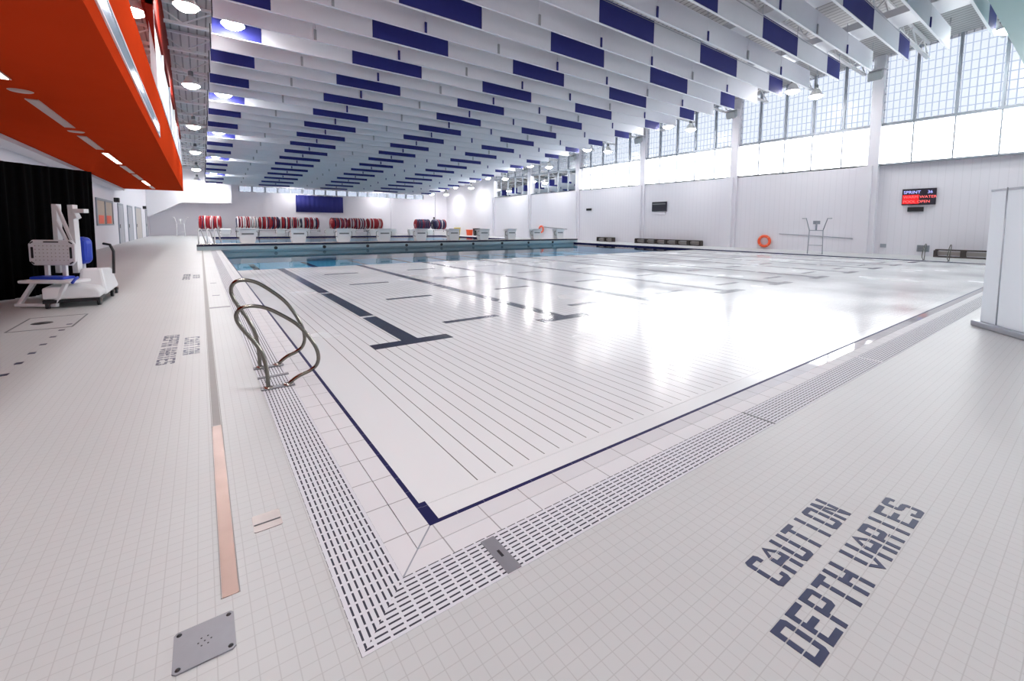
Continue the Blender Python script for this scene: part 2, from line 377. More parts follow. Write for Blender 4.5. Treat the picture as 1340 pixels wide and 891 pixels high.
for i in range(10):
    x = 1.25 + 2.5 * i
    k = mark(x - .5, x + .5, 3.06, 3.27)
    for y0, y1 in ((3.27, 4.87), (4.98, 7.72), (7.84, 13.98)):
        q = mark(x - .105, x + .105, y0, y1); k.add(q.v, q.f)
    k.build('lane_line', 'lane', mf)
    if i < 9:
        for y in (3.88, 6.3, 8.82, 11.4): mark(x + .78, x + 1.72, y - .06, y + .07).build('cross_mark', 'lane', mf)

b = MB(); b.add([(0, 0, -.09), (PW, 0, -.09), (PW, PL, -.09), (0, PL, -.09)], [(0, 1, 2, 3)])
w = b.build('pool_water', 'water', kind=S)

# ------------------------------------------------------------------ bulkhead
bk = thing('pool_bulkhead', 'long white pool bulkhead with a black top edge carrying the starting blocks', 'bulkhead', (0, 25.0, 0))
MB().box(-1.0, 25.3, 0, 1.3, 0.004, 0.19).build('body', 'paleteal', bk)
MB().box(0.05, 24.95, 0.1, 1.2, -DEPTH + .01, 0.004).build('skirt', 'paleteal', bk)
MB().box(-1.0, 25.3, -0.02, 0.1, 0.2, 0.3).build('edge_tile', 'lane', bk, label='black tiled nosing')
MB().box(-1.0, 25.3, 0.1, 1.3, 0.19, 0.3).build('walkway', 'benchpanel', bk)
for i in range(9):
    x = 2.5 * (i + 1); k = MB(); k.cyl((x, -0.04, 0.06), (x, 0.02, 0.06), 0.09, 16); k.build('lane_anchor', 'dark', bk)

# starting blocks
def make_block(label, group):
    t = thing('starting_block', label, 'starting block', group=group)
    k = MB(); k.prism([(-.42, .78), (.42, .78), (.36, .12), (.30, 0), (-.30, 0), (-.36, .12)], 'y', 0.12, 0.62); k.build('pedestal', 'whitegloss', t, bevel=0.02)
    k = MB(); k.add([(-.44, .02, .78), (.44, .02, .78), (.44, .8, .70), (-.44, .8, .70), (-.44, .02, .83), (.44, .02, .83), (.44, .8, .75), (-.44, .8, .75)],
                    [(0, 3, 2, 1), (4, 5, 6, 7), (0, 1, 5, 4), (1, 2, 6, 5), (2, 3, 7, 6), (3, 0, 4, 7)]); k.build('platform', 'whitegloss', t, bevel=0.01)
    MB().box(-.28, .28, .108, .121, .48, .56).build('number_plate', 'boxgrey', t, label='grey band')
    for s in (-1, 1): MB().tube([(s * .34, .16, .3), (s * .5, .3, .35), (s * .5, .3, .6), (s * .34, .2, .7)], .018, 8).build('handle', 'tube', t)
    MB().box(-.3, .3, .62, .85, .28, .33).build('step', 'whitegloss', t)
    return t
blk = make_block('white starting block on the bulkhead, first lane from the grab rail side', 'starting blocks on the bulkhead')
blk.location = (1.25, 25.35, 0.3)
for i in range(1, 10):
    copy_tree(blk, (1.25 + 2.5 * i, 25.35, 0.3), label='white starting block on the bulkhead, %s lane from the grab rail side' % ORD[i])
for i in range(10):
    copy_tree(blk, (1.25 + 2.5 * i, PL + 1.45, 0.0), math.pi, 'white starting block on the far deck, %s lane from the left wall' % ORD[i], 'starting blocks on the far deck')

# boarding rail on the bulkhead end
t = thing('bulkhead_handrail', 'white tubular handrail at the end of the bulkhead beside the lane rope reels', 'handrail', (-0.55, 25.3, 0.3))
for x in (-.36, .0, .32):
    k = MB(); k.tube([(x, 0, 0), (x, 0, .7), (x + .05, .1, .8), (x + .12, .4, .75), (x + .3, .7, .05)], .03, 8); k.build('rail', 'whitegloss', t)
MB().box(-.4, .4, -.05, .5, .0, .02).build('base_plate', 'steel', t)

# ------------------------------------------------------------------ grab rails
PROF = [(-.40, 0), (-.405, .15), (-.43, .32), (-.49, .46), (-.565, .585), (-.605, .68), (-.60, .745), (-.555, .785), (-.47, .785), (-.38, .75), (-.27, .67),
        (-.165, .575), (-.085, .46), (-.02, .33), (0.0, .225), (-.02, .15), (-.075, .107), (-.165, .074), (-.23, .03), (-.252, 0.0)]
def smooth_path(p, n=4):
    out = []
    for i in range(len(p) - 1):
        p0, p1, p2, p3 = p[max(i - 1, 0)], p[i], p[i + 1], p[min(i + 2, len(p) - 1)]
        for j in range(n):
            t = j / n
            out.append(tuple(0.5 * (2 * b + (c - a) * t + (2 * a - 5 * b + 4 * c - d) * t * t + (3 * b - a - 3 * c + d) * t ** 3) for a, b, c, d in zip(p0, p1, p2, p3)))
    return out + [p[-1]]
def make_rail(label, group):
    t = thing('grab_rail', label, 'grab rail', group=group)
    MB().tube([(x, 0, z) for x, z in smooth_path(PROF)], 0.0165, 12).build('rail_tube', 'tube', t)
    MB().box(-.455, -.2, -.028, .028, 0.0025, 0.014).build('anchor_strip', 'plate', t)
    for x in (-.40, -.252):
        MB().lathe((x, 0, 0.012), [(.04, 0), (.04, .006), (.026, .014), (.02, .016)], 16).build('collar', 'steel', t)
    return t
r1 = make_rail('looped stainless grab rail over the pool edge, the one nearer the floor plates', 'grab rails at the left pool edge')
r1.location = (0, 2.32, 0); r1.scale = (1, 1, .915)
copy_tree(r1, (0, 2.95, 0), label='looped stainless grab rail over the pool edge, the one nearer the bulkhead').scale = (1, 1, 1.1)
t = tag(MB().box(-.45, -.2, 2.62, 2.66, .0022, .012).build('grate_strip', 'plate'), 'grey metal strip across the grating between the two grab rails', 'strip')
copy_tree(r1, (25.0, 3.15, 0), math.pi, 'stainless grab rail at the window side pool edge, beside the wall vent', 'grab rails at the window side')
copy_tree(r1, (25.0, 2.35, 0), math.pi, 'stainless grab rail at the window side pool edge, in front of the short bench', 'grab rails at the window side')

# ------------------------------------------------------------------ deck fittings
dr = thing('trench_drain', 'long narrow stainless trench drain set in the deck parallel to the grating', 'drain', (-0.776, 0.08, 0))
b = MB(); b.box(-.024, .024, 1.68, 24.9, -.02, .0015); b.build('channel', 'slotgrey', dr)
MB().box(-.0265, .0265, 0, 1.68, -.02, .002).build('cover', 'copper', dr, label='brownish stained steel cover')
b = MB(); b.box(-.031, -.027, 0, 24.9, -.02, .003); b.box(.027, .031, 0, 24.9, -.02, .003); b.build('edge_lip', 'slotgrey', dr)
pl = thing('floor_plate', 'square grey steel floor plate with four corner screws beside the trench drain', 'floor plate', (-0.857, -0.086, 0))
k = MB(); k.prism([(-.085, -.075), (-.075, -.085), (.075, -.085), (.085, -.075), (.085, .075), (.075, .085), (-.075, .085), (-.085, .075)], 'z', 0, .005); k.build('cover', 'plate', pl)
for sx in (-1, 1):
    for sy in (-1, 1):
        MB().lathe((sx * .07, sy * .07, .005), [(.0001, .0025), (.006, .0025), (.008, 0)], 12).build('screw', 'screw', pl)
k = MB()
for i in range(7):
    a = i * 2 * math.pi / 6
    x, y = (0, 0) if i == 6 else (.018 * math.cos(a), .018 * math.sin(a)); k.lathe((x, y, .0045), [(.0001, .0012), (.0025, .0012), (.003, 0)], 8)
k.build('centre_hole', 'screw', pl)
an = thing('anchor_cover', 'small polished steel anchor cover in the deck beside the trench drain end', 'floor plate', (-0.613, 0.471, 0))
k = MB(); k.prism([(-.058, -.06), (-.05, -.066), (.05, -.066), (.058, -.06), (.058, .06), (.05, .066), (-.05, .066), (-.058, .06)], 'z', 0, .003); k.build('cover', 'anchor', an)
MB().box(-.054, .054, -.016, -.008, .003, .0045).build('hinge_line', 'screw', an)
bx = thing('drain_box', 'stainless overflow box lid fitted into the end grating near the pool corner', 'drain', (0.17, -0.335, 0))
MB().box(-.034, .034, -.107, .106, -.01, .0055).build('lid', 'plate', bx, bevel=.002)
MB().box(-.006, .006, -.02, .02, .0055, .0065).build('key_slot', 'screw', bx)
tag(MB().box(2.46, 2.475, -.445, -.215, .0022, .0045).build('grate_joint', 'boxgrey'), 'dark joint strip across the end grating beyond the drain box', 'strip')
tag(MB().box(4.93, 4.95, -.445, -.215, .0022, .0045).build('grate_joint', 'white'), 'pale joint strip across the end grating near the banner stand', 'strip')
tag(MB().box(-.745, -.46, 6.79, 6.89, 0.0, .003).build('deck_joint', 'plate'), 'grey cover strip across the deck between trench drain and grating', 'strip')
for q, (x, y, lb) in enumerate(((-.62, 8.3, 'short dark depth mark on the deck, nearer of the two behind the grab rails'), (-.62, 10.4, 'short dark depth mark on the deck, farther of the two behind the grab rails'))):
    tag(MB().box(x - .06, x + .06, y - .03, y + .03, 0, .002).build('depth_mark', 'mosaic'), lb, 'floor marking', 'depth marks behind the grab rails')
# small blue tiles in a row across the deck
for i in range(11):
    y = 2.42 + .408 * i
    tag(MB().box(-2.35, -2.295, y - .035, y + .035, 0, .002).build('blue_floor_tile', 'mosaic'),
        'small navy tile in the dotted row by the pool lift, %s from the lift end' % ORD[10 - i], 'floor tile', 'dotted row of navy floor tiles')
sd = thing('shallow_floor_drain', 'square recessed deck drain in front of the wheeled pool lift', 'drain', (-2.56, 6.78, 0))
k = MB()
for a, bb in (((-.3, -.5), (.3, -.5)), ((.3, -.5), (.3, .5)), ((.3, .5), (-.3, .5)), ((-.3, .5), (-.3, -.5))): k.bar((a[0], a[1], .001), (bb[0], bb[1], .001), .02, .003)
k.build('rim', 'boxgrey', sd)
MB().lathe((-.08, .0, 0), [(.0001, .003), (.1, .003), (.11, 0)], 20).build('grate', 'screw', sd)

# mosaic lettering ----------------------------------------------------------
def clip(poly, axis, lim, keep_gt):
    out = []
    for i in range(len(poly)):
        a, b2 = poly[i], poly[(i + 1) % len(poly)]
        ia = (a[axis] >= lim) == keep_gt or abs(a[axis] - lim) < 1e-9; ib = (b2[axis] >= lim) == keep_gt or abs(b2[axis] - lim) < 1e-9
        if ia: out.append(a)
        if ia != ib:
            tt = (lim - a[axis]) / (b2[axis] - a[axis]); out.append((a[0] + (b2[0] - a[0]) * tt, a[1] + (b2[1] - a[1]) * tt))
    return out
T = .26    # stroke width in letter widths ; heights use TH
TH = .15
def R_(x0, x1, y0, y1): return [(x0, y0), (x1, y0), (x1, y1), (x0, y1)]
L_ = R_(0, T, 0, 1); Rr = R_(1 - T, 1, 0, 1); Tp = R_(T * .8, 1 - T * .8, 1 - TH, 1); Bt = R_(T * .8, 1 - T * .8, 0, TH); Md = R_(T, 1 - T, .44, .44 + TH)
def ch(l): return l
LC = [(0, .1), (.12, 0), (T, 0), (T, 1), (.12, 1), (0, .9)]          # left stroke with cut corners
RC = [(1, .1), (.88, 0), (1 - T, 0), (1 - T, 1), (.88, 1), (1, .9)]
G_ = {'C': [LC, R_(T, 1 - T, 1 - TH, 1), R_(T, 1 - T, 0, TH), [(1 - T, 1), (.88, 1), (1, .9), (1, .74), (1 - T, .74)], [(1 - T, 0), (.88, 0), (1, .1), (1, .26), (1 - T, .26)]],
      'A': [R_(0, T, 0, .62), R_(1 - T, 1, 0, .62), [(0, .64), (T, .64), (.5, .86), (.5, 1)], [(1, .64), (1 - T, .64), (.5, .86), (.5, 1)], R_(T, 1 - T, .36, .36 + TH)],
      'U': [[(0, .1), (.12, 0), (T, 0), (T, 1), (0, 1)], [(1, .1), (.88, 0), (1 - T, 0), (1 - T, 1), (1, 1)], R_(T, 1 - T, 0, TH)],
      'T': [R_(0, 1, 1 - TH, 1), R_(.5 - T / 2, .5 + T / 2, 0, 1 - TH)], 'I': [R_(.5 - T / 2, .5 + T / 2, 0, 1)],
      'O': [LC, RC, R_(T, 1 - T, 1 - TH, 1), R_(T, 1 - T, 0, TH)],
      'N': [L_, Rr, [(T, 1), (T, .72), (1 - T, 0), (1 - T, .28)]],
      'D': [L_, RC, R_(T, 1 - T, 1 - TH, 1), R_(T, 1 - T, 0, TH)], 'E': [L_, R_(T, 1, 1 - TH, 1), R_(T, 1, 0, TH), R_(T, .85, .44, .44 + TH)],
      'P': [L_, R_(T, 1 - T, 1 - TH, 1), R_(T, 1 - T, .38, .38 + TH), [(1 - T, .38), (.88, .38), (1, .48), (1, .9), (.88, 1), (1 - T, 1)]],
      'H': [L_, Rr, Md], 'V': [R_(0, T, .36, 1), R_(1 - T, 1, .36, 1), [(0, .34), (T, .34), (.5, .16), (.5, 0)], [(1, .34), (1 - T, .34), (.5, .16), (.5, 0)]],
      'R': [L_, R_(T, 1 - T, 1 - TH, 1), R_(T, 1 - T, .40, .40 + TH), [(1 - T, .40), (.88, .40), (1, .48), (1, .9), (.88, 1), (1 - T, 1)], R_(1 - T, 1, 0, .37)],
      'S': [[(0, .58), (.12, .46), (T, .46), (T, 1), (.12, 1), (0, .9)], R_(T, 1 - T, 1 - TH, 1), [(1 - T, 1), (.88, 1), (1, .9), (1, .76), (1 - T, .76)], R_(T, 1 - T, .44, .44 + TH),
            [(1, .44), (.88, .57), (1 - T, .57), (1 - T, 0), (.88, 0), (1, .1)], R_(T, 1 - T, 0, TH), [(T, 0), (.12, 0), (0, .1), (0, .24), (T, .24)]]}
def word(text, pitch, wl, h, x0=0.0, y0=0.0, sp=0.6):
    out = []; x = x0
    for chx in text:
        if chx == ' ': x += pitch * sp; continue
        k = MB(); out.append(k)
        for poly in G_[chx]:
            for lo, hi in ((0, .318), (.349, .651), (.682, 1)):
                q = clip(clip(poly, 1, lo, True), 1, hi, False)
                if len(q) > 2: k.prism([(x + u * wl, y0 + v * h) for u, v in q], 'z', 0.0, 0.002)
        x += pitch
    return out
def caution(label, loc, rz, rows):
    t = thing('floor_lettering', label, 'floor lettering', loc, rz, group='caution lettering in the deck')
    (p1, x1, y1), (p2, x2, y2) = rows
    for k in word('CAUTION', p1, p1 * .78, .147, x1, y1) + word('DEPTH VARIES', p2, p2 * .80, .150, x2, y2): k.build('letter', 'mosaic', t)
    return t
caution('large navy mosaic lettering reading CAUTION DEPTH VARIES on the deck before the banner stand', (0.737, -1.316, 0), 0, ((.1115, .235, .207), (.1148, 0, 0)))
caution('navy mosaic lettering reading CAUTION DEPTH VARIES between pool lift and grab rails', (-1.226, 4.975, 0), -math.pi / 2, ((.124, .235, .207), (.1185, 0, 0)))
caution('faint mosaic lettering reading CAUTION DEPTH VARIES on the deck near the bulkhead', (-1.226, 12.8, 0), -math.pi / 2, ((.124, .235, .207), (.1185, 0, 0)))

# ------------------------------------------------------------------ walls
sill, mid = 4.86, 6.97
COLS = [-16.7, -9.05, -1.4, 6.25, 13.9, 21.55, 29.2, 36.85, 44.2]
b = MB(); b.box(XR, XR + .4, 6.25, YF + .4, -.3, sill); b.build('wall_right', 'wallrib', kind=S); b = MB(); b.box(XR + .25, XR + .4, YN - .4, 6.23, -.3, sill); b.build('wall_right', 'wallrib', kind=S); b = MB()
b.box(XR, XR + .4, 44.2, YF + .4, sill, 9)
b.build('wall_right', 'wallrib', kind=S)
for i, y in enumerate(COLS[1:]):
    k = MB(); k.box(XR - .12, XR + .4, y - .24, y + .24, 0, zdeck(y)); k.box(XR - .22, XR + .4, y - .02, y + .62, 0, sill - .05)
    k.build('column', 'wall', kind=S)
for i in range(len(COLS) - 1):
    y0, y1 = max(COLS[i] + .24, YN), COLS[i + 1] - .24
    n = 5; st = (COLS[i + 1] - COLS[i]) / n
    wn = tag(bpy.data.objects.new('window_%d' % (i + 1), None), kind=S); C.objects.link(wn)
    k = MB()
    x0, x1 = XR + .05, XR + .2
    for j in range(1, n):
        y = COLS[i] + st * j
        if y < YN: continue
        k.box(x0, x1, y - .055, y + .055, mid, zdeck(y)); k.box(x0 + .02, x1, y - .028, y + .028, sill, mid)
    k.box(x0 - .03, x1, y0, y1, mid - .07, mid + .07); k.box(x0 - .05, x1 + .1, y0, y1, sill - .06, sill + .03)
    k.build('window_frame', 'frame', wn)
    g = MB(); g.add([(x1 - .05, y0, mid), (x1 - .05, y1, mid), (x1 - .05, y1, zdeck(y1)), (x1 - .05, y0, zdeck(y0))], [(0, 1, 2, 3)]); g.build('upper_panel', 'kal', wn)
    g = MB(); g.add([(x1 - .05, y0, sill), (x1 - .05, y1, sill), (x1 - .05, y1, mid), (x1 - .05, y0, mid)], [(0, 1, 2, 3)]); g.build('clear_pane', 'clear', wn)

b = MB(); b.box(XL - .3, XL, YN - .3, YF + .3, -.3, 11.5); b.build('wall_left', 'wall', kind=S)
fw0, fw1, fz0, fz1 = 2.9, 25.6, 5.0, 5.62
b = MB(); b.box(XL, XR + .4, YF, YF + .4, -.3, fz0); b.box(XL, fw0, YF, YF + .4, fz0, fz1); b.box(fw1, XR + .4, YF, YF + .4, fz0, fz1); b.box(XL, XR + .4, YF, YF + .4, fz1, 9)
b.build('wall_far', 'wall', kind=S)
for x in (20.9, 27.6):
    k = MB(); k.box(x - .22, x + .22, YF - .2, YF, 0, fz0 if x < 26 else 7.0); k.build('column', 'wall', kind=S)
wn = tag(bpy.data.objects.new('window_9', None), kind=S); C.objects.link(wn)
k = MB(); NP = 17; st = (fw1 - fw0) / NP
for j in range(NP + 1): k.box(fw0 + st * j - .10, fw0 + st * j + .10, YF + .02, YF + .15, fz0, fz1)
k.build('window_frame', 'frame', wn)
g = MB(); g.add([(fw0, YF + .1, fz0), (fw1, YF + .1, fz0), (fw1, YF + .1, fz1), (fw0, YF + .1, fz1)], [(0, 1, 2, 3)]); g.build('pane', 'kalfar', wn)
b = MB(); b.box(XL - .3, XR + .5, YN - .4, YN, -.3, 11.8); b.build('wall_near', 'wall', kind=S)
# roof
b = MB(); b.box(XL - .3, XR + .6, YN - .4, YF + .5, zdeck(YN - .4), zdeck(YN - .4) + .2, SL); b.build('ceiling', 'deckroof', kind=S)

# far gallery block with a slanting stair soffit
b = MB(); zt = 7.2
b.prism([(XL, 1.95), (-4.77, 2.05), (-2.32, 3.44), (2.08, 3.52), (2.08, zt), (XL, zt)], 'y', 54.6, YF); b.build('wall_gallery', 'white', kind=S)

# ------------------------------------------------------------------ red mezzanine
ME = 35.0; MX = -1.64; MZ = 3.5
b = MB(); b.box(XL, MX, YN, ME, MZ, 3.72); b.box(MX - .18, MX, YN, ME, 3.72, 5.1); b.box(XL, MX - .18, ME - .15, ME, 3.72, 5.1); b.build('mezzanine', 'red', kind=S)
b = MB(); b.box(XL, -4.62, YN, ME + .2, MZ - .12, MZ - .002); b.build('trim_14', 'white', kind=S)
b = MB(); b.box(MX - .02, MX + .012, YN, 14.0, 3.80, 4.07); b.build('ribbon_panel', 'ribbon', kind=S)
b = MB(); b.box(MX, MX + .02, YN, 14.03, 3.765, 3.80); b.box(MX, MX + .02, YN, 14.03, 4.07, 4.105); b.box(MX, MX + .02, 14.0, 14.03, 3.765, 4.105); b.build('trim_15', 'white', kind=S)
b = MB()
for y in (14.32, 18.4, 22.5, 26.6, 30.7, 34.9): b.box(MX - .06, MX + .005, y - .04, y + .04, 5.1, 7.3)
b.box(MX - .06, MX + .02, 14.3, ME, 5.1, 5.16)
b.build('trim_16', 'white', kind=S)
b = MB(); b.box(MX - .12, MX - .06, 14.3, ME, 5.1, 7.4); b.build('gallery_wall', 'silver', kind=S)
b = MB(); b.prism([(14.2, 7.4), (ME, 6.9), (ME, 7.2), (27.7, 7.8), (23.6, 9.25), (14.2, 9.4)], 'x', MX - .25, MX + .01); b.build('trim_17', 'darkred', kind=S)
b = MB(); b.prism([(MX, 6.1), (MX, 9.3), (-2.05, 9.3), (-1.84, 7.6)], 'y', 14.2, 14.3); b.build('trim_18', 'darkred', kind=S)
# soffit fittings
SX = -3.09
def slot(y0, y1, lit, label):
    t = thing('soffit_light', label, 'ceiling light', (SX, (y0 + y1) / 2, MZ), group='linear lights in the red soffit')
    h = (y1 - y0) / 2
    k = MB(); k.box(-.07, .07, -h, h, -.012, 0); k.box(-.085, -.07, -h - .01, h + .01, -.016, 0); k.box(.07, .085, -h - .01, h + .01, -.016, 0)
    k.build('housing', 'soffitoff', t)
    MB().box(-.06, .06, -h + .01, h - .01, -.016, -.012).build('lens', 'soffitlit' if lit else 'soffitoff', t)
lits = [(5.4, 7.95, 1), (9.3, 12.0, 0), (13.2, 15.6, 0), (16.4, 19.4, 1), (20.1, 23.0, 0), (23.6, 26.6, 0), (27.4, 30.6, 1), (31.2, 33.6, 0)]
nl = {1: 0, 0: 0}
for y0, y1, l in lits:
    slot(y0, y1, l, ('lit' if l else 'unlit') + ' linear light in the red soffit, %s %s one back from the camera' % (ORD[nl[l]], 'lit' if l else 'unlit')); nl[l] += 1
for i, y in enumerate((8.72, 12.6)):
    k = MB(); k.lathe((0, 0, 0), [(.0001, -.012), (.13, -.012), (.15, 0)], 24)
    k.build('soffit_disc', 'soffitoff', loc=(SX, y, MZ), label='round flush disc in the red soffit, the one %s the curtain top' % ('in front of' if i == 0 else 'beyond'), cat='ceiling speaker', group='round discs in the red soffit')

# green soffit at the near end
b = MB(); b.box(9.0, XR, -4.6, .45, 7.0, 9.6); b.build('near_gallery', 'green', kind=S)

# ------------------------------------------------------------------ left wall items
def door(n, y0, y1, z1, m):
    d = tag(bpy.data.objects.new('door_%d' % n, None), kind=S); C.objects.link(d); d.location = (XL, (y0 + y1) / 2, 0); h = (y1 - y0) / 2
    k = MB(); k.box(0, .05, -h - .12, -h, 0, z1 + .12); k.box(0, .05, h, h + .12, 0, z1 + .12); k.box(0, .05, -h, h, z1, z1 + .12); k.build('door_frame', 'frame', d)
    MB().box(0, .035, -h, h, .01, z1).build('door_leaf', m, d)
    MB().bar((.06, -h + .2, 1.0), (.06, -h + .2, 1.25), .03).build('door_handle', 'tube', d)
door(1, 35.9, 38.0, 2.5, 'doorgrey'); door(2, 40.4, 42.9, 2.5, 'doorgrey'); door(3, 45.2, 49.2, 2.55, 'benchpanel'); door(4, 53.2, 55.0, 2.5, 'doorgrey')
wn = tag(bpy.data.objects.new('window_10', None), kind=S); C.objects.link(wn)
k = MB()
for y in (28.6, 31.1, 33.6): k.box(XL, XL + .06, y - .09, y + .09, 1.2, 2.64)
k.box(XL, XL + .06, 28.6, 33.6, 2.52, 2.64); k.box(XL, XL + .06, 28.6, 33.6, 1.2, 1.28); k.build('window_frame', 'frame', wn)
MB().box(XL, XL + .02, 28.6, 33.6, 1.25, 2.55).build('window_blind', 'blind', wn)
k = MB()
for y in (29.8, 32.2): k.box(XL + .02, XL + .03, y - .7, y + .8, 1.3, 1.75)
k.build('window_poster', 'orange', wn)  # orange reflection in the panes, laid on as coloured patches
tag(MB().box(XL, XL + .25, 34.5, 34.9, 2.62, 2.9).build('wall_speaker', 'dark', bevel=.02), 'small black wall speaker above the grey door on the left wall', 'speaker')
tag(MB().box(XL, XL + .25, 51.2, 51.6, 2.62, 2.9).build('wall_speaker', 'dark', bevel=.02), 'small black wall speaker beside the farthest left wall door', 'speaker')

# curtain
cu = thing('curtain_screen', 'tall black cloth curtain screen standing behind the wheeled pool lift', 'curtain', (0, 0, 0))
k = MB(); P0, P1 = Vector((-4.75, 8.05, 0)), Vector((-2.62, 10.85, 0)); N = 150; d = (P1 - P0); nn = Vector((d.y, -d.x, 0)).normalized(); vs = []
for i in range(N + 1):
    u = i / N; a = .035 * math.sin(u * 62) + .02 * math.sin(u * 151 + 1) + .015 * math.sin(u * 23)
    for z, am in ((0.02, 1.2), (1.2, 1.0), (2.44, .45)): vs.append(tuple(P0 + d * u + nn * (a * am)) [:2] + (z,))
fs = [(i * 3 + j, i * 3 + j + 1, i * 3 + j + 4, i * 3 + j + 3) for i in range(N) for j in range(2)]
k.add(vs, fs, True); cl = k.build('drape', 'black', cu); so = cl.modifiers.new('Solid', 'SOLIDIFY'); so.thickness = .012
k = MB(); k.cyl(P0 + nn * -.06 + Vector((0, 0, 2.42)), P1 + nn * -.06 + Vector((0, 0, 2.42)), .02, 10); k.build('top_pole', 'alu', cu)
for P in (P0, P1):
    q = P - nn * .06; k = MB(); k.cyl(q, q + Vector((0, 0, 2.44)), .022, 10); k.obox(q + Vector((0, 0, .01)), (1, 0, 0), (0, 1, 0), (0, 0, 1), .35, .35, .015); k.build('upright', 'alu', cu)

# ------------------------------------------------------------------ pool lift
RD, FD = Vector((.812, -.5837, 0)), Vector((.5837, .812, 0)); LO = Vector((-2.85, 8.3, 0))
def L3(r, ff, z): return LO + RD * r + FD * ff + Vector((0, 0, z))
def LL(r, ff, z): return L3(r, ff, z) - LO
lf = thing('pool_lift', 'white wheeled pool access lift with seat and blue padding before the black curtain', 'pool lift', tuple(LO))
k = MB(); k.prism([(-.05, .15), (.62, .13), (.64, .22), (.58, .30), (.30, .36), (-.05, .34)], 'y', -.2, .6); k.build('front_cover', 'whitegloss', lf, bevel=.03)
k = MB(); k.add([(.28, .2, .14), (.67, .2, .13), (.68, 1.42, .14), (.2, 1.42, .14), (.33, .28, .60), (.60, .28, .60), (.6, 1.3, .52), (.26, 1.3, .52)],
                [(0, 3, 2, 1), (4, 5, 6, 7), (0, 1, 5, 4), (1, 2, 6, 5), (2, 3, 7, 6), (3, 0, 4, 7)]); k.build('ballast_cover', 'whitegloss', lf, bevel=.04)
MB().box(-.05, .62, -.2, 1.42, .085, .14).build('chassis', 'dark', lf)
for x, y in ((.0, -.15), (.6, -.12), (.64, .9), (.64, 1.35), (.0, 1.3)):
    k = MB(); k.cyl((x - .022, y, .06), (x + .022, y, .06), .06, 18); w_ = k.build('caster', 'dark', lf)
    MB().box(x - .035, x + .035, y - .02, y + .02, .07, .12).build('caster_fork', 'steel', w_)
def vbar(name, pts, w_, h_, m, par=lf):
    k = MB()
    for a, b2 in pts: k.bar(LL(*a), LL(*b2), w_, h_, up=FD)
    return k.build(name, m, par, bevel=.006)
vbar('mast', [((-.43, .6, .5), (-.42, .6, 1.7))], .085, .09, 'whitegloss')
vbar('mast', [((-.12, .6, .5), (-.14, .6, 1.69))], .095, .09, 'whitegloss')
vbar('brace', [((-.37, .56, 1.67), (-.12, .56, 1.0))], .05, .035, 'whitegloss')
vbar('brace', [((-.40, .56, 1.42), (-.12, .56, .80))], .045, .035, 'whitegloss')
vbar('arm', [((-.14, .6, 1.62), (-.06, .6, 1.45)), ((-.14, .6, 1.585), (.10, .6, 1.585))], .07, .09, 'whitegloss')
# seat
k = MB(); c_ = .06
def rpoly(x0, x1, z0, z1, c): return [(x0 + c, z0), (x1 - c, z0), (x1, z0 + c), (x1, z1 - c), (x1 - c, z1), (x0 + c, z1), (x0, z1 - c), (x0, z0 + c)]
def fprism(poly, f0, f1):
    k = MB(); n = len(poly); vs = [LL(u, f0, v) for u, v in poly] + [LL(u, f1, v) for u, v in poly]
    k.add(vs, [tuple(range(n)), tuple(range(2 * n - 1, n - 1, -1))] + [(i, i + n, (i + 1) % n + n, (i + 1) % n) for i in range(n)]); return k
bkp = fprism(rpoly(-.59, .19, .66, 1.09, .07), .26, .30).build('backrest', 'whitegloss', lf, bevel=.012)
for x0, x1, z0, z1 in ((-.545, -.505, .78, .97), (.105, .145, .78, .97), (-.33, -.07, 1.045, 1.065)):
    fprism(rpoly(x0, x1, z0, z1, .008), .2565, .262).build('hand_slot', 'dark', bkp)
for s0, s1 in (((-.555, 1.03), (-.50, 1.06)), ((.10, 1.06), (.155, 1.03)), ((-.555, .72), (-.50, .69)), ((.10, .69), (.155, .72))):
    MB().bar(LL(s0[0], .259, s0[1]), LL(s1[0], .259, s1[1]), .02, .006, up=FD).build('corner_slot', 'dark', bkp)
k = MB()
for i in range(9):
    for j in range(5): k.obox(LL(-.47 + i * .068, .259, .75 + j * .06), RD, FD, (0, 0, 1), .016, .005, .016)
k.build('perforations', 'benchpanel', bkp)
k = MB(); k.obox(LL(.06, .04, .43), RD, FD, (0, 0, 1), .84, .36, .05); k.build('seat', 'whitegloss', lf, bevel=.015)
k = MB(); k.obox(LL(-.04, .1, .475), RD, FD, (0, 0, 1), .55, .22, .05); k.build('seat_pad', 'bluepl', lf, bevel=.02)
k = MB(); k.tube([LL(.36, .1, .47), LL(.42, .05, .49), LL(.48, -.05, .47), LL(.50, -.12, .42)], .02, 8); k.build('seat_strap', 'bluepl', lf)
vbar('seat_post', [((-.33, .3, .45), (-.33, .3, .70))], .07, .04, 'whitegloss'); vbar('seat_post', [((-.03, .3, .45), (-.03, .3, .70))], .07, .04, 'whitegloss')
vbar('foot_tube', [((-.20, -.04, .41), (-.42, -.08, .05))], .06, .05, 'whitegloss'); vbar('foot_tube', [((.32, -.04, .41), (.16, -.08, .05))], .06, .05, 'whitegloss')
vbar('foot_bar', [((-.48, -.08, .05), (.20, -.08, .05))], .05, .05, 'whitegloss')
fprism(rpoly(-.31, -.06, .64, 1.13, .07), .68, .86).build('blue_pad', 'bluepl', lf, bevel=.05)
k = MB(); k.tube([LL(-.18, .77, .3), LL(-.18, .77, .66)], .03, 8); k.build('pad_post', 'whitegloss', lf)
k = MB(); k.tube([LL(.14, 1.0, .45), LL(.16, 1.0, .86), LL(.1, 1.0, .98), LL(-.02, 1.0, 1.0)], .022, 8); k.build('push_handle', 'dark', lf)

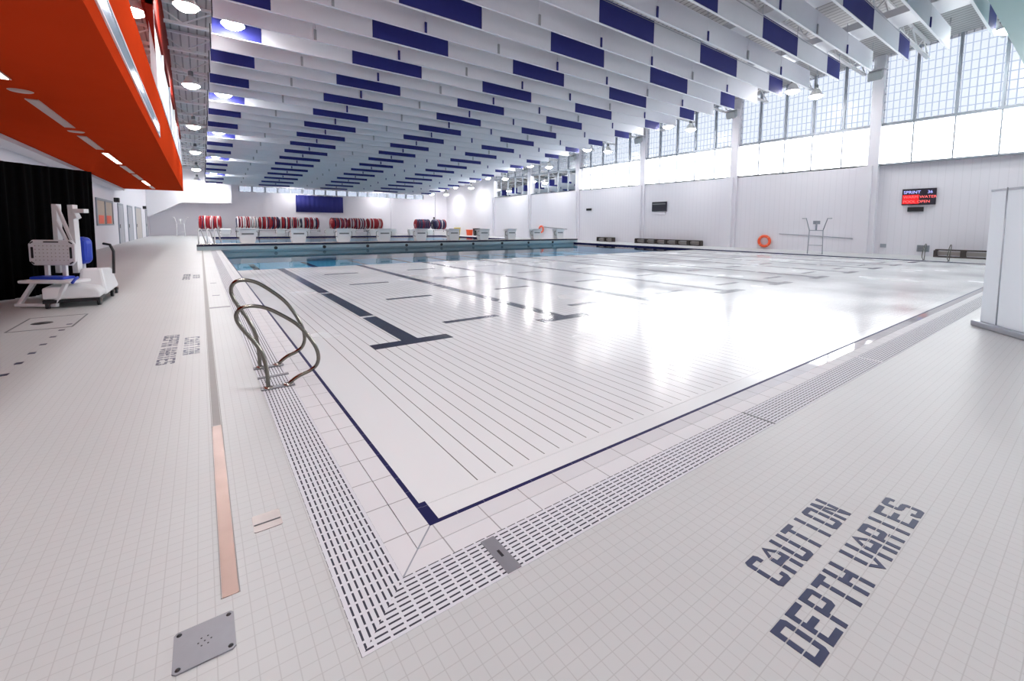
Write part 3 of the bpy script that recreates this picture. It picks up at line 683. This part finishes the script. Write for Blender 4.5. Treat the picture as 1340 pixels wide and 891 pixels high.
# ------------------------------------------------------------------ banner stand
u = Vector((-.6, -.47, 0)).normalized(); nb = Vector((u.y, -u.x, 0)); B0 = Vector((8.30, -.72, 0))
bs = thing('banner_stand', 'white pull-up banner seen from behind at the near right deck', 'banner stand', tuple(B0))
k = MB(); k.obox(u * .42 + Vector((0, 0, .04)), u, nb, (0, 0, 1), .98, .16, .08); k.build('base', 'alu', bs, bevel=.015)
k = MB(); k.obox(u * .42 + Vector((0, 0, 1.0)), u, nb, (0, 0, 1), .86, .004, 1.88); k.build('fabric', 'banner', bs)
k = MB(); k.obox(u * .42 + Vector((0, 0, 1.945)), u, nb, (0, 0, 1), .88, .02, .03); k.build('top_bar', 'alu', bs)
for sgn in (1,):
    k = MB(); q = nb * .03
    cdir = Vector((-.82, -1.77, 0)) - B0
    if q.dot(cdir) < 0: q = -q
    k.cyl(u * .30 + q * .5 + Vector((0, 0, .08)), u * .27 + q * .5 + Vector((0, 0, 1.97)), .008, 10); k.build('support_pole', 'alu', bs)

# ------------------------------------------------------------------ baffles
Y0, DY = 4.069, 2.534
JB = [-.23, 1.256, 4.449, 7.451, 10.62, 13.643, 16.822, 19.883, 23.10, 24.634]
JW = [-.23, 2.80, 5.91, 9.0, 12.08, 15.22, 18.3, 21.4, 24.634]
HB = .85
def make_row(blue, label, group):
    t = thing('acoustic_baffle', label, 'acoustic baffle', group=group)
    J = JB if blue else JW
    for i in range(len(J) - 1):
        bl = blue and i % 2 == 0
        MB().box(J[i] + .006, J[i + 1] - .006, -.025, .025, 0, HB).build('navy_panel' if bl else 'white_panel', 'navy' if bl else 'baffle', t)
    k = MB(); k.box(J[0], J[-1], -.04, .04, -.022, 0.0); k.build('bottom_rail', 'baffle', t)
    if blue:
        k = MB(); k.box(J[0], J[-1], -.035, -.028, HB - .07, HB - .045); k.build('top_rail', 'alu', t)
    for x in J[1:-1]:
        if blue: continue
        dk = min(abs(x - a) for a in (5.91, 12.08, 15.22, 21.4)) < .1
        MB().box(x - .04, x + .04, -.065, -.026, .0, .36).build('joint_clip', 'navy' if dk else 'speaker', t)
    for x in (J[0] + .04, *[a for a in J[1:-1]], J[-1] - .04):
        MB().cyl((x, 0, HB), (x, 0, HB + .38), .012, 6).build('hanger', 'alu', t)
    if not blue:
        MB().box(J[0] - .03, J[0], -.04, .04, 0, HB).build('end_cap', 'screw', t)
    return t
rb = make_row(True, 'x', 'baffle rows with navy blocks'); rw = make_row(False, 'x', 'plain white baffle rows')
nb_ = 0; nw_ = 0
KMAX = 19
for k2 in range(-2, 2 * KMAX + 1):
    kk = k2 / 2.0; y = Y0 + DY * kk
    if y > YF - 3.2: continue
    if k2 % 2 == 0:
        lbl = 'hanging baffle row with navy blocks among white panels, %s such row back from the camera' % ORD[nb_]; nb_ += 1
        o = rb if nb_ == 1 else copy_tree(rb, label=lbl)
    else:
        lbl = 'plain white hanging baffle row, %s plain row back from the camera' % ORD[nw_]; nw_ += 1
        o = rw if nw_ == 1 else copy_tree(rw, label=lbl)
    o['label'] = lbl; o.location = (0, y, zb(y))

# roof joists at every navy row
for kk in range(-1, KMAX + 1):
    y = Y0 + DY * kk + .3; z0 = zb(y) + 1.22; z1 = zdeck(y) - .03
    k = MB(); k.box(XL, XR, y - .07, y + .07, z0, z0 + .1); k.box(XL, XR, y - .06, y + .06, z1 - .09, z1)
    n = 34; st = (XR - XL) / n
    for i in range(n):
        xa, xb = XL + st * i, XL + st * (i + 1)
        a, c = (z0 + .08, z1 - .08) if i % 2 == 0 else (z1 - .08, z0 + .08)
        k.bar((xa, y, a), (xb, y, c), .05)
    k.build('roof_beam', 'joist', kind=S)
# ducts above the baffles
for x0, x1, lb in ((16.95, 18.15, 'wide white duct running above the baffles near the middle of the roof'), (21.55, 22.95, 'wide white duct running above the baffles on the window side')):
    k = MB(); y0 = YN + .2; k.box(x0, x1, y0, 50, zb(y0) + .92, zb(y0) + 1.2, SL)
    d = k.build('air_duct', 'duct', label=lb, cat='air duct', group='roof ducts')
# ------------------------------------------------------------------ high bay lamps
def make_lamp(label, group):
    t = thing('high_bay_lamp', label, 'lamp', group=group)
    MB().lathe((0, 0, 0), [(.08, .42), (.16, .36), (.24, .2), (.34, .02), (.36, 0), (.35, -.005), (.33, .02)], 28).build('reflector', 'shade', t)
    MB().lathe((0, 0, 0), [(.0001, -.15), (.14, -.14), (.25, -.09), (.31, -.03), (.335, .02)], 28).build('lens', 'glow', t)
    MB().lathe((0, 0, 0), [(.0001, .62), (.09, .62), (.1, .58), (.1, .44), (.08, .42)], 16).build('ballast', 'boxgrey', t)
    MB().cyl((0, 0, .6), (0, 0, 1.78), .012, 6).build('stem', 'alu', t)
    return t
lamp = make_lamp('x', 'x'); first = True
def put_lamp(x, y, z, label, group):
    global first
    o = lamp if first else copy_tree(lamp)
    first = False; o['label'] = label; o['group'] = group; o.location = (x, y, z)
def in_view(P):
    f_, cy_, pi_, ya_, ro_ = 566.57, 339.69, math.radians(4.538), math.radians(35.715), math.radians(-0.4847)
    F_ = Vector((math.sin(ya_) * math.cos(pi_), math.cos(ya_) * math.cos(pi_), -math.sin(pi_))); R_0 = Vector((math.cos(ya_), -math.sin(ya_), 0)); D_0 = F_.cross(R_0)
    v = Vector(P) - Vector((-0.815, -1.772, 1.40)); w_ = v.dot(F_)
    if w_ < .1: return False
    r_ = R_0 * math.cos(ro_) + D_0 * math.sin(ro_); d_ = -R_0 * math.sin(ro_) + D_0 * math.cos(ro_)
    return -5 < 670 + f_ * v.dot(r_) / w_ < 1345 and -5 < cy_ + f_ * v.dot(d_) / w_ < 896
cnt = {}
def row_lamp(x, y, z, what, group):
    if in_view((x, y, z)):
        n_ = cnt.get(what, 0); cnt[what] = n_ + 1
        put_lamp(x, y, z, 'high bay lamp %s, %s from the near end' % (what, ORD[n_]), group)
    else:
        put_lamp(x, y, z, 'high bay lamp %s, out of view' % what, group + ', out of view')
for kk in (-7, -4, -1, 2, 5, 8, 11, 14, 17, 19.7):  # rows behind the camera are unseen, added to light camera-facing surfaces
    y = Y0 + DY * kk - .6; z = zb(y) + .29
    row_lamp(.35, y, z - .12, 'at the left baffle ends', 'high bay lamps at the left baffle ends')
    row_lamp(-.9, y - .3, z, 'between red gallery and baffles', 'high bay lamps beside the red gallery')
    row_lamp(25.3, y + .35, zb(y + .35) + .29, 'at the window ends of the baffles', 'high bay lamps at the window ends of the baffles')
    row_lamp(27.4, y, z, 'hanging before the tall windows', 'high bay lamps before the windows')
for i, x in enumerate((8.5, 19.0)):
    put_lamp(x, 55.3, zb(55.2) + .75, 'round high bay lamp washing the far wall, %s from the left' % ORD[i], 'high bay lamps along the far wall')
for i, (x, y) in enumerate(((-2.3, 17.1), (-2.13, 23.8))):
    put_lamp(x, y, zb(y) + .29, 'round lamp glimpsed above the red gallery, %s' % ('nearer one' if i == 0 else 'farther one'), 'lamps above the red gallery')

# ------------------------------------------------------------------ right wall fittings
for i, y in enumerate(COLS[3:8]):
    t = thing('column_speaker', 'grey loudspeaker bracketed to a window column, %s column back from the camera' % ORD[i], 'speaker', (XR - .45, y, zdeck(y) - 1.15), group='loudspeakers on the window columns')
    k = MB(); k.add([(-.35, -.3, -.3), (-.05, -.3, -.1), (-.05, .3, -.1), (-.35, .3, -.3), (-.45, -.3, .12), (-.1, -.3, .3), (-.1, .3, .3), (-.45, .3, .12)],
                    [(0, 3, 2, 1), (4, 5, 6, 7), (0, 1, 5, 4), (1, 2, 6, 5), (2, 3, 7, 6), (3, 0, 4, 7)]); k.build('cabinet', 'speaker', t, bevel=.02)
    k = MB(); k.bar((-.2, 0, .2), (.34, 0, .3), .06); k.box(-.2, .3, -.35, .35, .32, .37); k.build('bracket', 'white', t)

def text_obj(txt, size, m, parent, loc, rot, name='lettering'):
    cu_ = bpy.data.curves.new(name, 'FONT'); cu_.body = txt; cu_.size = size; cu_.extrude = .004; cu_.space_character = 1.0
    o = bpy.data.objects.new(name, cu_); C.objects.link(o); dg = bpy.context.evaluated_depsgraph_get()
    me = bpy.data.meshes.new_from_object(o.evaluated_get(dg)); bpy.data.objects.remove(o)
    o = bpy.data.objects.new(name, me); C.objects.link(o); me.materials.clear(); me.materials.append(M[m])
    o.parent = parent; o.location = loc; o.rotation_euler = rot; return o
XW = XR + .25
sb = thing('led_scoreboard', 'black electronic scoreboard with red and blue lit text on the right wall', 'scoreboard', (XW, 4.32, 3.05), group=None)
MB().box(-.1, 0, -.66, .66, -.42, .42).build('housing', 'screen', sb, bevel=.02)
RT = (math.pi / 2, 0, -math.pi / 2)
text_obj('SPRINT', .21, 'ledblue', sb, (-.106, .60, .17), RT)
text_obj('36', .2, 'ledblue', sb, (-.106, -.33, .17), RT)
text_obj('WARM WATER', .19, 'ledred', sb, (-.112, .60, -.07), RT); text_obj('POOL OPEN', .19, 'ledred', sb, (-.112, .60, -.31), RT)
MB().box(-.108, -.1, -.02, .63, -.36, .11).build('red_field', 'ledredbg', sb)
ts = MB().box(-.1, 0, -.3, .32, -.13, .10); ts.build('timer_display', 'dark', loc=(XW, 4.4, 2.42), label='small black display box under the lit scoreboard', cat='display')
tm = thing('wall_display', 'dark unlit display board on the right wall above the long bench', 'scoreboard', (XR, 19.8, 3.0))
MB().box(-.1, 0, -.68, .68, -.38, .38).build('housing', 'screen', tm, bevel=.02)
MB().box(-.106, -.1, -.6, .6, .16, .24).build('number_strip', 'boxgrey', tm)
MB().box(-.06, 0, -.55, .5, -.62, -.44).build('lower_plate', 'wall', tm)
vt = thing('wall_vent', 'grey square vent low on the right wall beside the pool rails', 'vent', (XW, 4.0, .38))
MB().box(-.04, 0, -.24, .24, -.17, .17).build('vent_frame', 'frame', vt)
k = MB()
for i in range(6): k.box(-.055, -.04, -.2, .2, -.14 + i * .05, -.115 + i * .05)
k.build('louvres', 'boxgrey', vt)
tag(MB().box(XW - .03, XW, 5.5, 5.75, .36, .56).build('wall_socket', 'frame'), 'small grey socket plate low on the right wall by the wall step', 'socket')
tag(MB().box(XR - .1, XR, 27.3, 27.9, 2.85, 3.05).build('wall_camera', 'dark'), 'small black box on the right wall above the short bench', 'wall box')
tag(MB().box(XR - .06, XR, 14.2, 14.45, 1.05, 1.3).build('wall_socket', 'boxgrey'), 'small grey fitting on the right wall left of the life ring', 'socket')
tag(MB().box(27.1, 27.3, YF - .1, YF, 2.2, 2.5).build('wall_clock', 'dark'), 'small dark wall clock on the far wall near the corner', 'clock')
# life rings
def ring(loc, rx, label, g):
    t = thing('life_ring', label, 'life ring', loc, rx, group=g)
    k = MB(); k.tube([(0, .33 * math.cos(a), .33 * math.sin(a)) for a in [2 * math.pi * i / 28 for i in range(28)]], .085, 10, closed=True); k.build('ring', 'orange', t)
    k = MB()
    for a in (.785, 2.356, 3.927, 5.498): k.tube([(0, .33 * math.cos(a + e), .33 * math.sin(a + e)) for e in (-.09, 0, .09)], .091, 10)
    k.build('band', 'orangeband', t)
    k = MB(); k.tube([(0, .45 * math.cos(a), .45 * math.sin(a)) for a in [2 * math.pi * i / 28 for i in range(28)]], .012, 6, closed=True); k.build('rope', 'whiterope', t)
ring((XR - .1, 11.65, .50), 0, 'orange life ring on the right wall beside the lifeguard chair', 'life rings')
ring((XR - .1, 34.6, 1.0), 0, 'orange life ring on the right wall beyond the bulkhead', 'life rings')
tag(MB().tube([(XR - .03, 10.8, 1.0), (XR - .03, 8.9, .93), (XR - .03, 6.9, .8)], .018, 8).build('rescue_pole', 'frame'), 'thin rescue pole along the right wall behind the lifeguard chair', 'pole')
tag(MB().tube([(XR - .03, 34.2, 1.25), (XR - .03, 30.6, 1.05)], .025, 8).build('rescue_pole', 'boxgrey'), 'thin rescue pole along the right wall beyond the bulkhead', 'pole')
# benches
def bench(y0, y1, label):
    t = thing('low_bench', label, 'bench', (XR - .35, (y0 + y1) / 2, 0), group='low benches along the right wall'); h = (y1 - y0) / 2
    MB().box(-.25, .2, -h, h, .34, .40).build('bench_top', 'bench', t)
    n = max(2, round(h * 2 / .95))
    for i in range(n + 1):
        y = -h + i * 2 * h / n; MB().box(-.2, .15, y - (.09 if 0 < i < n else .06), y + (.09 if 0 < i < n else .06), 0, .34).build('leg', 'bench', t)
    MB().box(-.05, 0, -h, h, .1, .3).build('back_rail', 'benchpanel', t)
    MB().box(-.22, -.12, -h, h, 0, .07).build('stretcher', 'bench', t)
bench(15.9, 21.7, 'long low dark bench under the dark display board on the right wall')
bench(24.2, 26.0, 'short low dark bench near the bulkhead end on the right wall')
bench(.5, 3.4, 'low dark bench by the window side grab rails')
# lifeguard chairs
def guard_chair(loc, rz, label, m):
    t = thing('lifeguard_chair', label, 'lifeguard chair', loc, rz, group='lifeguard chairs')
    for s in (-1, 1):
        MB().tube([(s * .33, -.3, 0), (s * .30, -.2, 1.25)], .02, 8).build('leg', m, t); MB().tube([(s * .33, .45, 0), (s * .30, .2, 1.25)], .02, 8).build('leg', m, t)
        MB().tube([(s * .30, .25, 1.25), (s * .46, .25, 1.86), (s * .46, -.1, 1.9), (s * .66, -.1, 1.9)], .02, 8).build('arm_rail', m, t)
    MB().box(-.32, .32, -.22, .25, 1.24, 1.28).build('seat', m, t)
    MB().tube([(0, .26, 1.28), (0, .3, 1.72)], .04, 8).build('back_post', m, t)
    MB().box(-.16, .16, .27, .32, 1.6, 1.78).build('backrest', m, t)
    MB().tube([(-.32, .4, .45), (.32, .4, .45)], .016, 8).build('rung', m, t)
guard_chair((26.1, 7.65, 0), -1.236, 'slim grey steel lifeguard chair before the right wall', 'frame')
guard_chair((-2.4, 52.5, 0), 0, 'white lifeguard chair on the far deck before the slanting gallery soffit', 'whitegloss')

# ------------------------------------------------------------------ far deck
def make_reel(pattern, label):
    t = thing('lane_rope_reel', label, 'rope reel', group='lane rope reels on the far deck')
    n = 26; Wd = 1.8
    k = MB(); rnd = random.Random(len(pattern) + len(label) * 7)
    for i in range(n):
        k.cur = pattern[i % len(pattern)]; x = -Wd / 2 + (i + .5) * Wd / n; tl = .10 * math.sin(i * 1.7 + len(label)); r = .6 + .05 * rnd.random()
        k.tube([(x + tl * math.cos(a), r * math.cos(a), .98 + r * math.sin(a)) for a in [2 * math.pi * j / 20 for j in range(20)]], .055, 6, closed=True)
    k.build('rope_coil', ['redrope', 'whiterope', 'navyrope'], t)
    k = MB(); k.cyl((-Wd / 2 - .08, 0, .98), (Wd / 2 + .08, 0, .98), .5, 20); k.build('drum', 'redrope' if pattern[0] == 0 else 'navyrope', t)
    for s in (-1, 1):
        k = MB(); x = s * (Wd / 2 + .1); k.tube([(x, -.55, .12), (x, 0, 1.0), (x, .55, .12)], .03, 8); k.tube([(x, -.55, .12), (x, .55, .12)], .03, 8); k.build('frame_end', 'alu', t)
    k = MB()
    for yy in (-.5, .5): k.tube([(-Wd / 2 - .1, yy, .14), (Wd / 2 + .1, yy, .14)], .03, 8)
    k.build('frame_rail', 'alu', t)
    for sx in (-1, 1):
        for yy in (-.5, .5):
            k = MB(); x = sx * (Wd / 2 + .1); k.cyl((x - .03, yy, .075), (x + .03, yy, .075), .075, 12); k.build('wheel', 'dark', t)
    return t
pats = [(0, 0, 2, 0, 0, 0, 1, 1), (1, 1, 0, 1, 1, 0, 0, 1, 1), (0, 0, 1, 2, 2, 0, 0), (1, 0, 0, 0, 2, 2, 0, 1), (1, 2, 1, 1, 2, 0, 0, 2, 0), (0, 0, 0, 2, 2, 1, 2), (0, 1, 2, 0, 1, 1, 0, 2), (0, 0, 1, 0, 1, 0, 0), (0, 2, 2, 2, 2, 2, 2, 2, 2, 2, 2, 2, 2), (2, 2, 2, 2, 2, 1, 2, 2, 2, 0, 0, 2, 2)]
xs = [0.05, 3.3, 5.4, 7.5, 9.6, 12.9, 15.05, 17.2, 23.7, 26.2]
nm = ['red and navy lane rope reel at the left end of the far deck', 'white and red striped lane rope reel, first in the row of four', 'red lane rope reel with a navy patch, second in the row of four',
      'red lane rope reel with navy end, third in the row of four', 'white and navy lane rope reel, last in the row of four', 'red and navy lane rope reel, first in the row of three',
      'mixed red and white lane rope reel, middle in the row of three', 'red lane rope reel with white stripes, last in the row of three', 'navy lane rope reel with white stripe near the far right corner', 'navy and maroon lane rope reel nearest the far right corner']
for x, p, l in zip(xs, pats, nm):
    t = make_reel(p, l); t.location = (x, 53.4, 0.45)
    tag(MB().box(x - 1.0, x + 1.0, 52.7, 54.1, 0, .45).build('reel_plinth', 'white'), 'plinth below ' + l, 'plinth')
hb = thing('wall_banner', 'wide navy banner hanging high on the far wall below the window strip', 'banner', (11.55, YF - .12, 3.85))
k = MB(); vs = []; n = 60
for i in range(n + 1):
    x = -2.78 + 5.56 * i / n; d_ = .03 * math.sin(i * 1.1)
    vs += [(x, d_, -1.05), (x, d_, 1.0)]
k.add(vs, [(2 * i, 2 * i + 2, 2 * i + 3, 2 * i + 1) for i in range(n)], True); cl = k.build('cloth', 'navy', hb); so = cl.modifiers.new('Solid', 'SOLIDIFY'); so.thickness = .01
MB().cyl((-2.85, 0, 1.03), (2.85, 0, 1.03), .03, 8).build('rod', 'alu', hb)
for i in range(6): MB().box(-2.6 + i * 1.04, -2.5 + i * 1.04, -.02, .1, .97, 1.12).build('clip', 'whitegloss', hb)
def bin_(x, y, h, m, label, cat='bin', name='equipment_bin'):
    t = thing(name, label, cat, (x, y, 0), group='equipment on the far deck')
    k = MB(); k.add([(-.28, -.28, 0), (.28, -.28, 0), (.28, .28, 0), (-.28, .28, 0), (-.34, -.34, h), (.34, -.34, h), (.34, .34, h), (-.34, .34, h)], [(0, 3, 2, 1), (4, 5, 6, 7), (0, 1, 5, 4), (1, 2, 6, 5), (2, 3, 7, 6), (3, 0, 4, 7)]); k.build('tub', m, t, bevel=.03)
    MB().box(-.37, .37, -.37, .37, h, h + .06).build('lid', m, t, bevel=.02)
bin_(28.1, 51.5, .95, 'yellow', 'yellow bin on the far deck near the right corner')
bin_(28.6, 49.0, .7, 'orange', 'orange bin on the right deck beyond the bulkhead')
bin_(28.6, 47.2, .9, 'dark', 'dark bin on the right deck beyond the orange bin')

# ------------------------------------------------------------------ camera, light
cam = bpy.data.cameras.new('camera'); co = bpy.data.objects.new('camera', cam); C.objects.link(co); SC.camera = co
FPX, CY, PITCH, YAW, ROLL = 566.57, 339.69, math.radians(4.538), math.radians(35.715), math.radians(-0.4847)
cp, sp, cw, sw = math.cos(PITCH), math.sin(PITCH), math.cos(YAW), math.sin(YAW)
F = Vector((sw * cp, cw * cp, -sp)); R0 = Vector((cw, -sw, 0)); D0 = F.cross(R0)
Rv = R0 * math.cos(ROLL) + D0 * math.sin(ROLL); Dv = -R0 * math.sin(ROLL) + D0 * math.cos(ROLL)
mtx = Matrix((Rv, -Dv, -F)).transposed().to_4x4(); mtx.translation = Vector((-0.815, -1.772, 1.40)); co.matrix_world = mtx
cam.sensor_fit = 'HORIZONTAL'; cam.sensor_width = 36; cam.lens = FPX / 1340 * 36
cam.shift_x = 0.0; cam.shift_y = (CY - 445.5) / 1340
cam.clip_start = .05; cam.clip_end = 300

w = bpy.data.worlds.new('sky'); SC.world = w; w.use_nodes = True
bg = w.node_tree.nodes['Background']; bg.inputs[0].default_value = (0.96, 0.98, 1.0, 1); bg.inputs[1].default_value = SKY
M['glow'].node_tree.nodes['Principled BSDF'].inputs['Emission Strength'].default_value = 85.0
# daylight portals in the window openings guide sky sampling
def portal(name, loc, rot, sx, sy):
    l = bpy.data.lights.new(name, 'AREA'); l.shape = 'RECTANGLE'; l.size = sx; l.size_y = sy; l.cycles.is_portal = True
    o = bpy.data.objects.new(name, l); C.objects.link(o); o.location = loc; o.rotation_euler = rot
portal('window_portal', (XR + .25, 20.0, 6.9), (0, math.pi / 2, 0), 4.2, 48)
SC.view_settings.view_transform = 'Standard'; SC.view_settings.look = 'None'; SC.view_settings.gamma = 1.0; SC.view_settings.use_curve_mapping = False
SC.view_settings.exposure = EXPO
SC.cycles.use_denoising = True
SC.cycles.max_bounces = 10; SC.cycles.diffuse_bounces = 5; SC.cycles.transparent_max_bounces = 16
SC.cycles.sample_clamp_indirect = 8.0
SC.cycles.caustics_reflective = False; SC.cycles.caustics_refractive = False
